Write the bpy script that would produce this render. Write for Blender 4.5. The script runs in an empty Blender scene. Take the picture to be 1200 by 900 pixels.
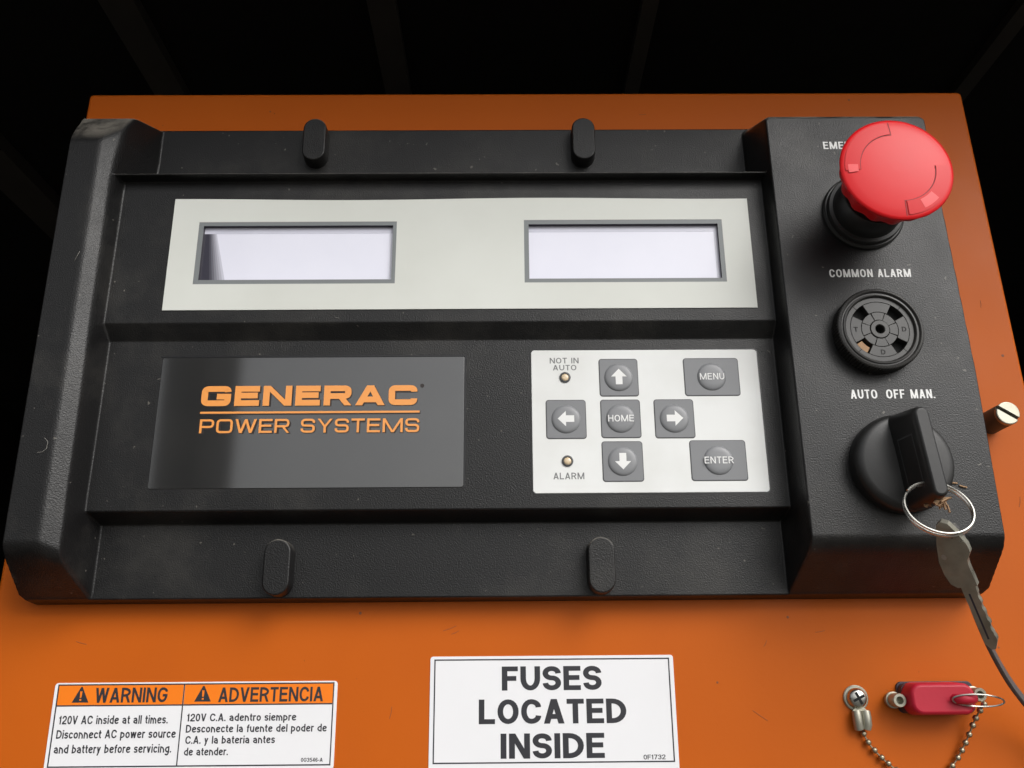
import bpy, math, random
import numpy as np
from mathutils import Matrix, Vector
random.seed(7)
rng = np.random.default_rng(7)
SC = bpy.context.scene
COL = SC.collection
R = math.radians
# Everything on the panel is measured in mm: u = right, v = up, h = out of the panel.
Z0 = 1.10                       # height of the v = 0 line above the ground, m
def W(u, v, h): return (u*.001, -h*.001, Z0 + v*.001)

# ------------------------------------------------------------------ camera
cam = bpy.data.cameras.new('camera'); cob = bpy.data.objects.new('camera', cam); COL.objects.link(cob)
cam.sensor_width = 36; cam.lens = 31.46; cam.clip_start = .01; cam.clip_end = 200
ax, ay, az = -.31454051, .00880386, .00813408
rot = Matrix.Rotation(az, 3, 'Z') @ Matrix.Rotation(ax, 3, 'X') @ Matrix.Rotation(ay, 3, 'Y')
M = Matrix(((1,0,0),(0,0,-1),(0,1,0)))          # (u,v,h) -> world axes
cob.matrix_world = Matrix.Translation(W(0, 0, 330)) @ (M @ rot.transposed()).to_4x4()
SC.camera = cob
# ------------------------------------------------------------------ sky and sun (bright overcast, hood open to the front)
wd = bpy.data.worlds.new('World'); SC.world = wd; wd.use_nodes = True
nt = wd.node_tree; nt.nodes.clear()
SUN_EL, SUN_AZ = 38, 38                          # azimuth: degrees to the right of straight out of the panel
sky = nt.nodes.new('ShaderNodeTexSky'); sky.sky_type = 'NISHITA'; sky.sun_disc = False
sky.sun_elevation = R(SUN_EL); sky.sun_rotation = R(180 - SUN_AZ); sky.dust_density = 4; sky.air_density = 1.2
hs = nt.nodes.new('ShaderNodeHueSaturation'); hs.inputs['Saturation'].default_value = .12
bg = nt.nodes.new('ShaderNodeBackground'); bg.inputs[1].default_value = .15
wo = nt.nodes.new('ShaderNodeOutputWorld')
nt.links.new(sky.outputs[0], hs.inputs['Color']); nt.links.new(hs.outputs[0], bg.inputs[0]); nt.links.new(bg.outputs[0], wo.inputs[0])
sl = bpy.data.lights.new('sun', 'SUN'); sl.energy = 1.4; sl.angle = R(36); sl.color = (1, .97, .93)
so = bpy.data.objects.new('sun', sl); COL.objects.link(so)
d = Vector((math.sin(R(SUN_AZ))*math.cos(R(SUN_EL)), -math.cos(R(SUN_AZ))*math.cos(R(SUN_EL)), math.sin(R(SUN_EL))))
so.rotation_euler = d.to_track_quat('Z', 'Y').to_euler(); so.location = d*3
SC.view_settings.view_transform = 'Standard'; SC.view_settings.look = 'None'
SC.view_settings.exposure = .12; SC.view_settings.gamma = 1; SC.view_settings.use_curve_mapping = False

# ------------------------------------------------------------------ materials
def mat(name, col, rough=.5, metal=0, spec=.5, bump=None, var=None, coat=0, coat_rough=.05, rvar=None, emit=0):
    """bump=(scale, strength, distance_mm); var=(scale, amount, second colour)."""
    m = bpy.data.materials.new(name); m.use_nodes = True
    n = m.node_tree.nodes; l = m.node_tree.links; b = n['Principled BSDF']
    b.inputs['Base Color'].default_value = (*col, 1); b.inputs['Roughness'].default_value = rough
    b.inputs['Metallic'].default_value = metal; b.inputs['Specular IOR Level'].default_value = spec
    b.inputs['Coat Weight'].default_value = coat; b.inputs['Coat Roughness'].default_value = coat_rough
    if emit: b.inputs['Emission Color'].default_value = (*col, 1); b.inputs['Emission Strength'].default_value = emit
    tc = n.new('ShaderNodeTexCoord')
    def noise(scale, detail=3):
        t = n.new('ShaderNodeTexNoise'); t.inputs['Scale'].default_value = scale; t.inputs['Detail'].default_value = detail
        l.new(tc.outputs['Object'], t.inputs['Vector']); return t.outputs['Fac']
    if bump:
        bn = n.new('ShaderNodeBump'); bn.inputs['Strength'].default_value = bump[1]; bn.inputs['Distance'].default_value = bump[2]*.001
        l.new(noise(bump[0], 2), bn.inputs['Height']); l.new(bn.outputs[0], b.inputs['Normal'])
    if var:
        mr = n.new('ShaderNodeMapRange'); mr.inputs[1].default_value = .38; mr.inputs[2].default_value = .72; mr.inputs[4].default_value = var[1]
        l.new(noise(var[0], 5), mr.inputs[0])
        mx = n.new('ShaderNodeMix'); mx.data_type = 'RGBA'; mx.inputs[6].default_value = (*col, 1); mx.inputs[7].default_value = (*var[2], 1)
        l.new(mr.outputs[0], mx.inputs[0]); l.new(mx.outputs[2], b.inputs['Base Color'])
    if rvar:
        mr = n.new('ShaderNodeMapRange'); mr.inputs[1].default_value = .3; mr.inputs[2].default_value = .7
        mr.inputs[3].default_value = rough - rvar[1]; mr.inputs[4].default_value = rough + rvar[1]
        l.new(noise(rvar[0], 4), mr.inputs[0]); l.new(mr.outputs[0], b.inputs['Roughness'])
    return m

def housing_material(name):
    m = mat(name, (.006, .0058, .006), .44, spec=.42, bump=(2000, 1., .14))
    n = m.node_tree.nodes; l = m.node_tree.links; b = n['Principled BSDF']
    tc = n.new('ShaderNodeTexCoord'); geo = n.new('ShaderNodeNewGeometry')
    def noise(scale, detail=4, rough=.6):
        t = n.new('ShaderNodeTexNoise'); t.inputs['Scale'].default_value = scale; t.inputs['Detail'].default_value = detail
        t.inputs['Roughness'].default_value = rough; l.new(tc.outputs['Object'], t.inputs['Vector']); return t.outputs['Fac']
    def rng_(src, a, bb, lo=0., hi=1.):
        r = n.new('ShaderNodeMapRange'); r.inputs[1].default_value = a; r.inputs[2].default_value = bb
        r.inputs[3].default_value = lo; r.inputs[4].default_value = hi; l.new(src, r.inputs[0]); return r.outputs[0]
    def mul(a, c):
        k = n.new('ShaderNodeMath'); k.operation = 'MULTIPLY'
        for i, q in enumerate((a, c)):
            if isinstance(q, (int, float)): k.inputs[i].default_value = q
            else: l.new(q, k.inputs[i])
        return k.outputs[0]
    def add(a, c):
        k = n.new('ShaderNodeMath'); k.operation = 'ADD'; k.use_clamp = True; l.new(a, k.inputs[0]); l.new(c, k.inputs[1]); return k.outputs[0]
    sx = n.new('ShaderNodeSeparateXYZ'); l.new(tc.outputs['Object'], sx.inputs[0])
    sn = n.new('ShaderNodeSeparateXYZ'); l.new(geo.outputs['True Normal'], sn.inputs[0])
    dust_top = mul(rng_(sn.outputs[2], .2, .6), rng_(noise(120), .38, .58, .15, 1.))        # dust that settled on upward faces
    smudge = mul(rng_(noise(22, 6, .7), .5, .72), .10)                                    # wiped greasy patches
    specks = mul(rng_(noise(420, 2, .5), .735, .77), .5)
    edge = mul(mul(rng_(sx.outputs[0], -.1668, -.1682), rng_(sx.outputs[0], -.1712, -.1700)), rng_(noise(90, 6, .8), .5, .62, 0, .5))  # scuffed outer edge
    f = add(add(dust_top, smudge), add(specks, edge))
    mx = n.new('ShaderNodeMix'); mx.data_type = 'RGBA'; mx.inputs[6].default_value = (.006, .0058, .006, 1); mx.inputs[7].default_value = (.20, .185, .16, 1)
    l.new(f, mx.inputs[0]); l.new(mx.outputs[2], b.inputs['Base Color'])
    l.new(rng_(noise(35, 5), .35, .7, .34, .46), b.inputs['Roughness'])
    return m

def orange_material(name):
    m = mat(name, (.51, .104, .006), .42, spec=.16, bump=(700, .22, .10))
    n = m.node_tree.nodes; l = m.node_tree.links; b = n['Principled BSDF']
    tc = n.new('ShaderNodeTexCoord')
    def noise(scale, detail=5):
        t = n.new('ShaderNodeTexNoise'); t.inputs['Scale'].default_value = scale; t.inputs['Detail'].default_value = detail
        l.new(tc.outputs['Object'], t.inputs['Vector']); return t.outputs['Fac']
    def rng_(src, a, bb, lo, hi):
        r = n.new('ShaderNodeMapRange'); r.inputs[1].default_value = a; r.inputs[2].default_value = bb
        r.inputs[3].default_value = lo; r.inputs[4].default_value = hi; l.new(src, r.inputs[0]); return r.outputs[0]
    # film of grime, uneven
    mx = n.new('ShaderNodeMix'); mx.data_type = 'RGBA'; mx.inputs[6].default_value = (.51, .104, .006, 1); mx.inputs[7].default_value = (.44, .086, .006, 1)
    l.new(rng_(noise(26), .38, .68, 0, .3), mx.inputs[0])
    # brown drip stain below the switch box and specks of dirt
    st = n.new('ShaderNodeVectorMath'); st.operation = 'DISTANCE'
    mp = n.new('ShaderNodeMapping'); mp.inputs['Scale'].default_value = (1, 0, .55); l.new(tc.outputs['Object'], mp.inputs[0])
    l.new(mp.outputs[0], st.inputs[0]); st.inputs[1].default_value = (.1165, 0, .0235*.55)
    s1 = rng_(st.outputs['Value'], .009, .001, 0, 1)
    k = n.new('ShaderNodeMath'); k.operation = 'MULTIPLY'; l.new(s1, k.inputs[0]); l.new(rng_(noise(160), .35, .65, .1, .9), k.inputs[1])
    mx2 = n.new('ShaderNodeMix'); mx2.data_type = 'RGBA'; mx2.inputs[7].default_value = (.11, .028, .012, 1)
    l.new(mx.outputs[2], mx2.inputs[6]); l.new(k.outputs[0], mx2.inputs[0])
    mx3 = n.new('ShaderNodeMix'); mx3.data_type = 'RGBA'; mx3.inputs[7].default_value = (.16, .05, .02, 1)
    l.new(mx2.outputs[2], mx3.inputs[6]); l.new(rng_(noise(330, 2), .76, .79, 0, .7), mx3.inputs[0])
    l.new(mx3.outputs[2], b.inputs['Base Color'])
    l.new(rng_(noise(40), .3, .7, .40, .52), b.inputs['Roughness'])
    return m

MAT = {
 'housing': housing_material('black_moulded_plastic'),
 'orange': orange_material('orange_powder_coat'),
 'plate': mat('pale_grey_overlay', (.70, .715, .67), .5, bump=(900, .12, .06), var=(24, .5, (.60, .61, .56))),
 'frame': mat('grey_print', (.20, .215, .22), .45),
 'recess': mat('dark_recess', (.035, .033, .05), .4),
 'lcd': mat('pale_display_glass', (.80, .80, .90), .3, var=(50, .3, (.72, .73, .84)), coat=.6, coat_rough=.04, emit=.05),
 'lcd_strip': mat('display_mask', (.62, .62, .72), .3, coat=.6),
 'gloss': mat('smoked_gloss_window', (.010, .0098, .0096), .5, spec=.3, coat=1, coat_rough=.07, var=(60, .4, (.022, .021, .019))),
 'logo': mat('orange_logo', (.85, .33, .07), .4, coat=.4, coat_rough=.1),
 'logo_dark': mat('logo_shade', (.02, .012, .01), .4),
 'keypad': mat('white_keypad_overlay', (.76, .77, .76), .42, bump=(700, .1, .05), var=(38, .6, (.62, .62, .59))),
 'key': mat('grey_key', (.20, .205, .215), .42, bump=(900, .15, .05), var=(80, .3, (.16, .165, .17))),
 'key_dome': mat('grey_key_dome', (.215, .22, .23), .38),
 'key_edge': mat('dark_key_edge', (.06, .062, .065), .45),
 'white': mat('white_print', (.78, .78, .77), .5),
 'grey_ink': mat('grey_ink', (.17, .175, .175), .5),
 'ink': mat('black_ink', (.022, .022, .028), .5),
 'sticker': mat('white_vinyl', (.80, .80, .82), .35, bump=(150, .08, .2), var=(40, .25, (.74, .74, .76))),
 'sticker_orange': mat('orange_vinyl', (.86, .20, .006), .35),
 'red': mat('red_button', (.70, .010, .014), .34, bump=(900, .12, .05), var=(60, .35, (.60, .012, .016)), spec=.25),
 'red_pale': mat('pale_red', (.85, .075, .08), .45),
 'red_rubber': mat('red_rubber', (.50, .008, .032), .5, bump=(700, .25, .1)),
 'black': mat('satin_black_plastic', (.014, .014, .014), .42, bump=(1300, .25, .08), rvar=(60, .08), var=(70, .35, (.035, .033, .03))),
 'black_gloss': mat('black_gloss', (.008, .008, .009), .25),
 'buzz': mat('dark_grey_plastic', (.028, .027, .026), .4, bump=(1500, .2, .06), var=(90, .4, (.05, .047, .04))),
 'dark_metal': mat('dark_metal', (.16, .16, .16), .3, 1),
 'red_deep': mat('deep_red', (.66, .006, .010), .4, spec=.3),
 'red_groove': mat('groove_red', (.28, .004, .008), .6),
 'hole': mat('black_hole', (.002, .002, .002), .8),
 'chrome': mat('nickel_steel', (.52, .51, .47), .28, 1, rvar=(200, .1)),
 'key_metal': mat('worn_nickel_silver', (.44, .42, .35), .36, .75, rvar=(220, .1), var=(160, .7, (.24, .23, .18)), bump=(500, .2, .08)),
 'zinc': mat('zinc_plate', (.42, .41, .34), .4, .7, var=(180, .6, (.30, .28, .20)), bump=(400, .15, .08)),
 'bead': mat('bead_brass_nickel', (.46, .41, .30), .36, 1, var=(250, .6, (.28, .24, .17))),
 'screw_dark': mat('screw_side', (.085, .08, .062), .6, .0, bump=(500, .3, .1)),
 'strap': mat('grey_strap', (.085, .08, .08), .55, bump=(600, .35, .15)),
 'lens': mat('clear_lens', (.70, .55, .36), .25, coat=1),
 'paint_scratch': mat('scratched_paint', (.20, .07, .03), .7),
 'scratch': mat('pale_scratch', (.22, .21, .19), .7),
 'tan': mat('tan_debris', (.36, .22, .12), .8, bump=(900, .5, .2)),
 'interior': mat('dark_lining', (.008, .0075, .007), .95, spec=.1, bump=(40, .5, 4), var=(6, .5, (.012, .011, .010))),
 'rib': mat('dull_brown_rib', (.030, .024, .018), .7, var=(14, .8, (.012, .010, .009))),
 'purple_zinc': mat('purple_grey_plating', (.055, .042, .055), .4, .4),
 'reflection_grey': mat('plain_grey', (.10, .10, .10), .6),
 'ground': mat('concrete', (.13, .125, .11), .9, bump=(30, .3, 5), var=(3, .6, (.09, .085, .075))),
}

for k in range(7): MAT['dark_reflection_%d' % k] = mat('dark_reflection_tone_%d' % k, tuple(a+(b-a)*(k/7.)**1.5 for a, b in zip((.03, .028, .045), (.74, .74, .84))), .35, coat=.6)  # graded tones for the reflection painted on the left display
MAT['gloss'].node_tree.nodes['Principled BSDF'].inputs['Coat IOR'].default_value = 2.0

# ------------------------------------------------------------------ mesh helpers
class MB:
    def __init__(s): s.v = []; s.f = []; s.mi = []; s.cur = 0
    def add(s, vs, fs):
        o = len(s.v); s.v += [tuple(map(float, q)) for q in vs]
        for f in fs: s.f.append([o+i for i in f]); s.mi.append(s.cur)
    def rings(s, rings, cap0=True, cap1=True, closed=True):
        """rings: lists of equal length of (u,v,h), stacked outwards, each counter-clockwise seen from the front."""
        n = len(rings[0]); vs = [p for r in rings for p in r]; fs = []
        for k in range(len(rings)-1):
            for i in range(n if closed else n-1):
                j = (i+1) % n; fs.append([k*n+i, k*n+j, (k+1)*n+j, (k+1)*n+i])
        if cap0: fs.append(list(range(n))[::-1])
        if cap1: fs.append([(len(rings)-1)*n+i for i in range(n)])
        s.add(vs, fs)
    def solid(s, outline, prof, cap0=False, cap1=True):
        """outline(d) -> 2-D points shrunk by d; prof = [(d, h), ...] from base to front."""
        s.rings([[(x, y, h) for x, y in outline(dd)] for dd, h in prof], cap0, cap1)
    def lathe(s, cu, cv, prof, n=48, cap0=False, cap1=True):
        s.rings([[(cu+r*math.cos(2*math.pi*i/n), cv+r*math.sin(2*math.pi*i/n), h) for i in range(n)] for r, h in prof], cap0, cap1)
    def tube(s, path, r, n=8, closed=False, flat=None):
        """round tube, or a ribbon when flat=(width, thickness)."""
        P = [Vector(p) for p in path]; m = len(P); rings = []; up = None
        for i in range(m):
            a = P[i-1] if (i or closed) else P[i]; b = P[(i+1) % m] if (i < m-1 or closed) else P[i]
            t = (b-a).normalized()
            if up is None:
                up = Vector((0, 0, 1)) if abs(t.z) < .9 else Vector((1, 0, 0))
            x = t.cross(up).normalized(); up = x.cross(t).normalized()
            if flat: off = [(flat[0]/2*c, flat[1]/2*q) for c, q in ((-.9,-1),(.9,-1),(1,-.6),(1,.6),(.9,1),(-.9,1),(-1,.6),(-1,-.6))]
            else: off = [(r*math.cos(2*math.pi*k/n), r*math.sin(2*math.pi*k/n)) for k in range(n)]
            rings.append([tuple(P[i]+x*c+up*q) for c, q in off])
        if closed: rings.append(rings[0])
        s.rings(rings, not closed, not closed)
    def box(s, u0, u1, v0, v1, h0, h1):
        s.add([(u0,v0,h0),(u1,v0,h0),(u1,v1,h0),(u0,v1,h0),(u0,v0,h1),(u1,v0,h1),(u1,v1,h1),(u0,v1,h1)],
              [[3,2,1,0],[4,5,6,7],[0,1,5,4],[1,2,6,5],[2,3,7,6],[3,0,4,7]])
    def sphere(s, c, r, n=12, m=8):
        rings = []
        for k in range(1, m):
            a = -math.pi/2+math.pi*k/m
            rings.append([(c[0]+r*math.cos(a)*math.cos(2*math.pi*i/n), c[1]+r*math.cos(a)*math.sin(2*math.pi*i/n), c[2]+r*math.sin(a)) for i in range(n)])
        s.rings(rings)
    def xf(s, fn): s.v = [tuple(fn(*p)) for p in s.v]; return s
    def build(s, name, mats, parent=None, base=None, smooth=True, angle=35):
        if base is None: base = parent['_b'] if parent is not None and '_b' in parent else (0, 0, 0)
        if not isinstance(mats, (list, tuple)): mats = [mats]
        me = bpy.data.meshes.new(name)
        me.from_pydata([((p[0]-base[0])*.001, -(p[2]-base[2])*.001, (p[1]-base[1])*.001) for p in s.v], [], s.f)
        for k in mats: me.materials.append(MAT[k])
        if len(mats) > 1: me.polygons.foreach_set('material_index', s.mi)
        me.update()
        if smooth:
            me.set_sharp_from_angle(angle=R(angle)); me.polygons.foreach_set('use_smooth', [len(f) <= 4 for f in s.f]); me.update()
        ob = bpy.data.objects.new(name, me); COL.objects.link(ob)
        if parent is not None: ob.parent = parent
        else: ob.location = W(*base)
        ob['_b'] = base
        return ob
def tag(o, label, cat, group=None):
    o['label'] = label; o['category'] = cat
    if group: o['group'] = group
    return o
def thing(name, label, cat, base, group=None):
    o = bpy.data.objects.new(name, None); COL.objects.link(o); o.location = W(*base); o.empty_display_size = .01; o['_b'] = base
    return tag(o, label, cat, group)
def structure(o): o['kind'] = 'structure'; return o

def rrect(u0, u1, v0, v1, r, seg=5):
    def f(d):
        a, b, c, e = u0+d, u1-d, v0+d, v1-d; q = max(.02, min(r-d, (b-a)/2-.001, (e-c)/2-.001)); pts = []
        for cx, cy, s in ((b-q, c+q, -90), (b-q, e-q, 0), (a+q, e-q, 90), (a+q, c+q, 180)):
            for k in range(seg+1):
                t = R(s+90*k/seg); pts.append((cx+q*math.cos(t), cy+q*math.sin(t)))
        return pts
    return f
def plate(mb, u0, u1, v0, v1, r, h0, h1, bev=.15):
    mb.solid(rrect(u0, u1, v0, v1, r), [(0, h0), (0, h1-bev), (bev*.4, h1-bev*.3), (bev, h1)])

# ------------------------------------------------------------------ drawn lettering (skeleton strokes given a width)
def fillet(pts, rad, closed):
    if rad <= 0: return pts
    n = len(pts); out = []
    for i in range(n):
        if not closed and i in (0, n-1): out.append(pts[i]); continue
        p, a, b = Vector(pts[i]), Vector(pts[i-1]), Vector(pts[(i+1) % n])
        la, lb = (a-p).length, (b-p).length
        ka = la*(.5 if (closed or i-1 > 0) else 1); kb = lb*(.5 if (closed or i+1 < n-1) else 1)
        qa, qb = min(rad, ka), min(rad, kb)
        A, B = p+(a-p)*qa/la, p+(b-p)*qb/lb
        for k in range(7):
            t = k/6; wq = .75 if rad > .3 else 1.1; out.append(tuple((A*(1-t)**2 + p*(2*t*(1-t))*wq + B*t*t)/((1-t)**2+2*wq*t*(1-t)+t*t)))
    res = [out[0]]
    for p in out[1:]:
        if (Vector(p)-Vector(res[-1])).length > 1e-4: res.append(p)
    if closed and (Vector(res[0])-Vector(res[-1])).length < 1e-4: res.pop()
    return res
def glyph(ch, w, t, rd):
    L, Rr, B, T, m = t/2, w-t/2, t/2, 1-t/2, .5; X = .73; Tx = X-t/2; hw = t*1.08; c = w/2; xm = (X)/2
    p = lambda pts, r=rd, cl=False: ('p', pts, r, cl); D = lambda x0, y0, x1, y1, k=hw: ('d', x0, y0, x1, y1, k)
    G = {
    'A': [D(0,0,(w-hw)/2,1), D(w-hw,0,(w-hw)/2,1), p([(w*.2,.29),(w*.8,.29)])],
    'B': [p([(L,0),(L,1)]), p([(L,T),(Rr-.05,T),(Rr-.05,.53),(L,.53)]), p([(L,.53),(Rr,.53),(Rr,B),(L,B)])],
    'C': [p([(Rr,.67),(Rr,T),(L,T),(L,B),(Rr,B),(Rr,.33)])],
    'D': [p([(L,0),(L,1)]), p([(L,T),(Rr,T),(Rr,B),(L,B)])],
    'E': [p([(w,T),(L,T),(L,B),(w,B)],0), p([(L,.52),(w*.93,.52)])],
    'F': [p([(w,T),(L,T),(L,0)],0), p([(L,.5),(w*.9,.5)])],
    'G': [p([(Rr,.70),(Rr,T),(L,T),(L,B),(Rr,B),(Rr,.49)]), p([(w,.47),(w*.52,.47)])],
    'H': [p([(L,0),(L,1)]), p([(Rr,0),(Rr,1)]), p([(L,.52),(Rr,.52)])],
    'I': [p([(c,0),(c,1)])],
    'L': [p([(L,1),(L,B),(w,B)],0)],
    'M': [p([(L,0),(L,1)]), p([(Rr,0),(Rr,1)]), D(0,1,(w-hw)/2,0), D(w-hw,1,(w-hw)/2,0)],
    'N': [p([(L,0),(L,1)]), p([(Rr,0),(Rr,1)]), D(0,1,w-hw,0)],
    'O': [p([(L,B),(Rr,B),(Rr,T),(L,T)],rd,True)],
    'P': [p([(L,0),(L,1)]), p([(L,T),(Rr,T),(Rr,.45),(L,.45)])],
    'R': [p([(L,0),(L,1)]), p([(L,T),(Rr-.02,T),(Rr-.02,.47),(L,.47)]), D(w-hw,0,w*.45,.47)],
    'S': [p([(Rr,.70),(Rr,T),(L,T),(L,.51),(Rr,.51),(Rr,B),(L,B),(L,.30)])],
    'T': [p([(0,T),(w,T)]), p([(c,0),(c,1-t)])],
    'U': [p([(L,1),(L,B),(Rr,B),(Rr,1)])],
    'V': [D(0,1,(w-hw)/2,0), D(w-hw,1,(w-hw)/2,0)],
    'W': [D(0,1,w*.27-hw/2,0), D(c-hw/2,1,w*.27-hw/2,0), D(c-hw/2,1,w*.73-hw/2,0), D(w-hw,1,w*.73-hw/2,0)],
    'Y': [D(0,1,(w-hw)/2,.42), D(w-hw,1,(w-hw)/2,.42), p([(c,0),(c,.44)])],
    '0': [p([(L,B),(Rr,B),(Rr,T),(L,T)],rd,True)],
    '1': [p([(Rr*.8,0),(Rr*.8,1)]), p([(w*.1,.74),(Rr*.8,.8)])],
    '2': [p([(L,.66),(L,T),(Rr,T),(Rr,.52),(L,.2),(L,B)]), p([(0,B),(w,B)])],
    '3': [p([(L,.72),(L,T),(Rr,T),(Rr,.53),(w*.4,.53)]), p([(w*.4,.53),(Rr,.53),(Rr,B),(L,B),(L,.28)])],
    '4': [p([(Rr*.85,0),(Rr*.85,1)]), p([(0,.26),(w,.26)]), D(0,.28,Rr*.6,1)],
    '5': [p([(w*.92,T),(L,T),(L,.55),(Rr,.58),(Rr,B),(L,B),(L,.26)], rd*.7)],
    '6': [p([(Rr,.76),(Rr,T),(L,T),(L,B),(Rr,B),(Rr,.56),(L,.56)])],
    '7': [p([(0,T),(w,T)]), D(w*.2,0,w-hw,1)],
    '-': [p([(0,.38),(w,.38)])],
    '.': [p([(0,t*.55),(w,t*.55)])],
    'a': [p([(L,.52),(L,Tx),(Rr-.02,Tx),(Rr-.02,0)]), p([(Rr-.02,.42),(L,.42),(L,B),(Rr-.02,B)])],
    'b': [p([(L,0),(L,1)]), p([(L,Tx),(Rr,Tx),(Rr,B),(L,B)])],
    'c': [p([(Rr,.5),(Rr,Tx),(L,Tx),(L,B),(Rr,B),(Rr,.22)])],
    'd': [p([(Rr,0),(Rr,1)]), p([(Rr,Tx),(L,Tx),(L,B),(Rr,B)])],
    'e': [p([(L,.38),(Rr,.38),(Rr,Tx),(L,Tx),(L,B),(Rr,B),(Rr,.2)])],
    'f': [p([(w,T),(c*.9,T),(c*.9,0)], rd*.6), p([(0,Tx),(w,Tx)])],
    'g': [p([(Rr,X),(Rr,-.24),(L,-.24),(L,-.12)]), p([(Rr,Tx),(L,Tx),(L,B),(Rr,B)])],
    'i': [p([(c,0),(c,X)]), p([(c,.85),(c,1)])],
    'l': [p([(c,0),(c,1)])],
    'm': [p([(L,0),(L,X)]), p([(L,Tx),(c,Tx),(c,0)]), p([(c,Tx),(Rr,Tx),(Rr,0)])],
    'n': [p([(L,0),(L,X)]), p([(L,Tx),(Rr,Tx),(Rr,0)])],
    'o': [p([(L,B),(Rr,B),(Rr,Tx),(L,Tx)],rd,True)],
    'p': [p([(L,-.27),(L,X)]), p([(L,Tx),(Rr,Tx),(Rr,B),(L,B)])],
    'r': [p([(L,0),(L,X)]), p([(L,Tx-.05),(L+.1,Tx),(w,Tx)])],
    's': [p([(Rr,.54),(Rr,Tx),(L,Tx),(L,.38),(Rr,.38),(Rr,B),(L,B),(L,.19)])],
    't': [p([(c*.9,.94),(c*.9,B),(w,B)], rd*.5), p([(0,Tx),(w,Tx)])],
    'u': [p([(L,X),(L,B),(Rr,B),(Rr,X)]), p([(Rr,0),(Rr,.3)])],
    'v': [D(0,X,(w-hw)/2,0), D(w-hw,X,(w-hw)/2,0)],
    'w': [D(0,X,w*.27-hw/2,0), D(c-hw/2,X,w*.27-hw/2,0), D(c-hw/2,X,w*.73-hw/2,0), D(w-hw,X,w*.73-hw/2,0)],
    'y': [D(0,X,(w-hw)/2,0), D(w-hw,X,w*.22-hw/2,-.27)],
    }
    return G[ch]
WID = dict(I=.0, M=.94, W=1.0, E=.62, F=.58, L=.58, S=.66, T=.62, A=.74, O=.76, G=.74, C=.72, N=.72, D=.72, U=.71, R=.7, P=.67, V=.7, Y=.7, B=.7, H=.71)
WID.update({'.':.0, '-':.34, '1':.36, ' ':.3, 'i':0., 'l':0., 'f':.33, 't':.34, 'r':.36, 'm':.84, 'w':.78, 's':.5, 'c':.53, 'v':.53, 'y':.53})
def letters(mb, s, u0, u1, v0, cap, h, t=.18, rd=.4, gap=.11, width=1., shear=0.):
    """flat lettering from u0 to u1 on baseline v0, capital height cap."""
    adv = []; x = 0
    for ch in s:
        w = WID.get(ch, .58 if ch.islower() else .6)*width
        if ch in 'Iil.': w = t*1.0
        adv.append((x, w)); x += w+gap
    tot = x-gap; sx = (u1-u0)/tot; lay = 0
    for ch, (x0, w) in zip(s, adv):
        if ch == ' ': continue
        for k, g in enumerate(glyph(ch, w, t, rd)):
            hh = h + .012*(k % 4)
            if g[0] == 'd':
                _, a, b, c, e, q = g
                pl = [(a, b), (a+q, b), (c+q, e), (c, e)]
                if e < b: pl = [(c, e), (c+q, e), (a+q, b), (a, b)]
                quads = [pl]
            else:
                pts = fillet(g[1], g[2], g[3]); n = len(pts); off = []
                for i in range(n):
                    a = Vector(pts[i-1]) if (i or g[3]) else None; b = Vector(pts[(i+1) % n]) if (i < n-1 or g[3]) else None; p = Vector(pts[i])
                    d1 = (p-a).normalized() if a is not None else None; d2 = (b-p).normalized() if b is not None else None
                    if d1 is None: d1 = d2
                    if d2 is None: d2 = d1
                    n1 = Vector((-d1.y, d1.x)); n2 = Vector((-d2.y, d2.x)); mm = (n1+n2).normalized(); k2 = min(1/max(.3, mm.dot(n1)), 1.6)
                    off.append((p+mm*t/2*k2, p-mm*t/2*k2))
                quads = []
                for i in range(n if g[3] else n-1):
                    j = (i+1) % n; quads.append([off[i][1], off[j][1], off[j][0], off[i][0]])
            for q in quads:
                mb.add([(u0+(x0+px+shear*py)*sx, v0+py*cap, hh) for px, py in q], [[0, 1, 2, 3]])
    return mb

# ================================================================== SETTING
g = MB(); g.add([(-20000,-Z0*1000,-20000),(20000,-Z0*1000,-20000),(20000,-Z0*1000,20000),(-20000,-Z0*1000,20000)], [[3,2,1,0]])
structure(g.build('ground', 'ground', smooth=False))
# dark lined engine hood round the panel: roof (unseen front overhang sized to shade the panel top), side walls, back
CE = 320
b = MB(); b.box(-620, 620, CE, CE+25, -900, 165); structure(b.build('hood_roof', 'interior', smooth=False))
b = MB(); b.box(-640, -620, -1000, CE+25, -900, 330); structure(b.build('hood_side_wall', 'interior', smooth=False))
b = MB(); b.box(620, 640, -1000, CE+25, -900, 20); structure(b.build('hood_side_wall', 'interior', smooth=False))
b = MB(); b.box(-620, 620, -1000, CE, -900, -880); structure(b.build('hood_back_wall', 'interior', smooth=False))
for k, (x, wd_, dr) in enumerate(((-188, 17, 7), (-59.5, 14, 6), (73, 8, 6), (262, 9, 6), (-322, 26, 10))):
    rb = MB(); rb.box(x-wd_/2, x+wd_/2, CE-dr, CE-.5, -870, 40); o = structure(rb.build('roof_rib', 'rib', smooth=False))

# unseen post and strip, added to reflect as the dark band in the glossy windows
b = MB(); b.box(-396, -350, -1000, CE+400, 690, 735); structure(b.build('added_reflection_post', 'interior', smooth=False))
b = MB(); b.box(-349, -312, -1000, CE+400, 700, 715); structure(b.build('added_reflection_strip', 'reflection_grey', smooth=False))

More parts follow.
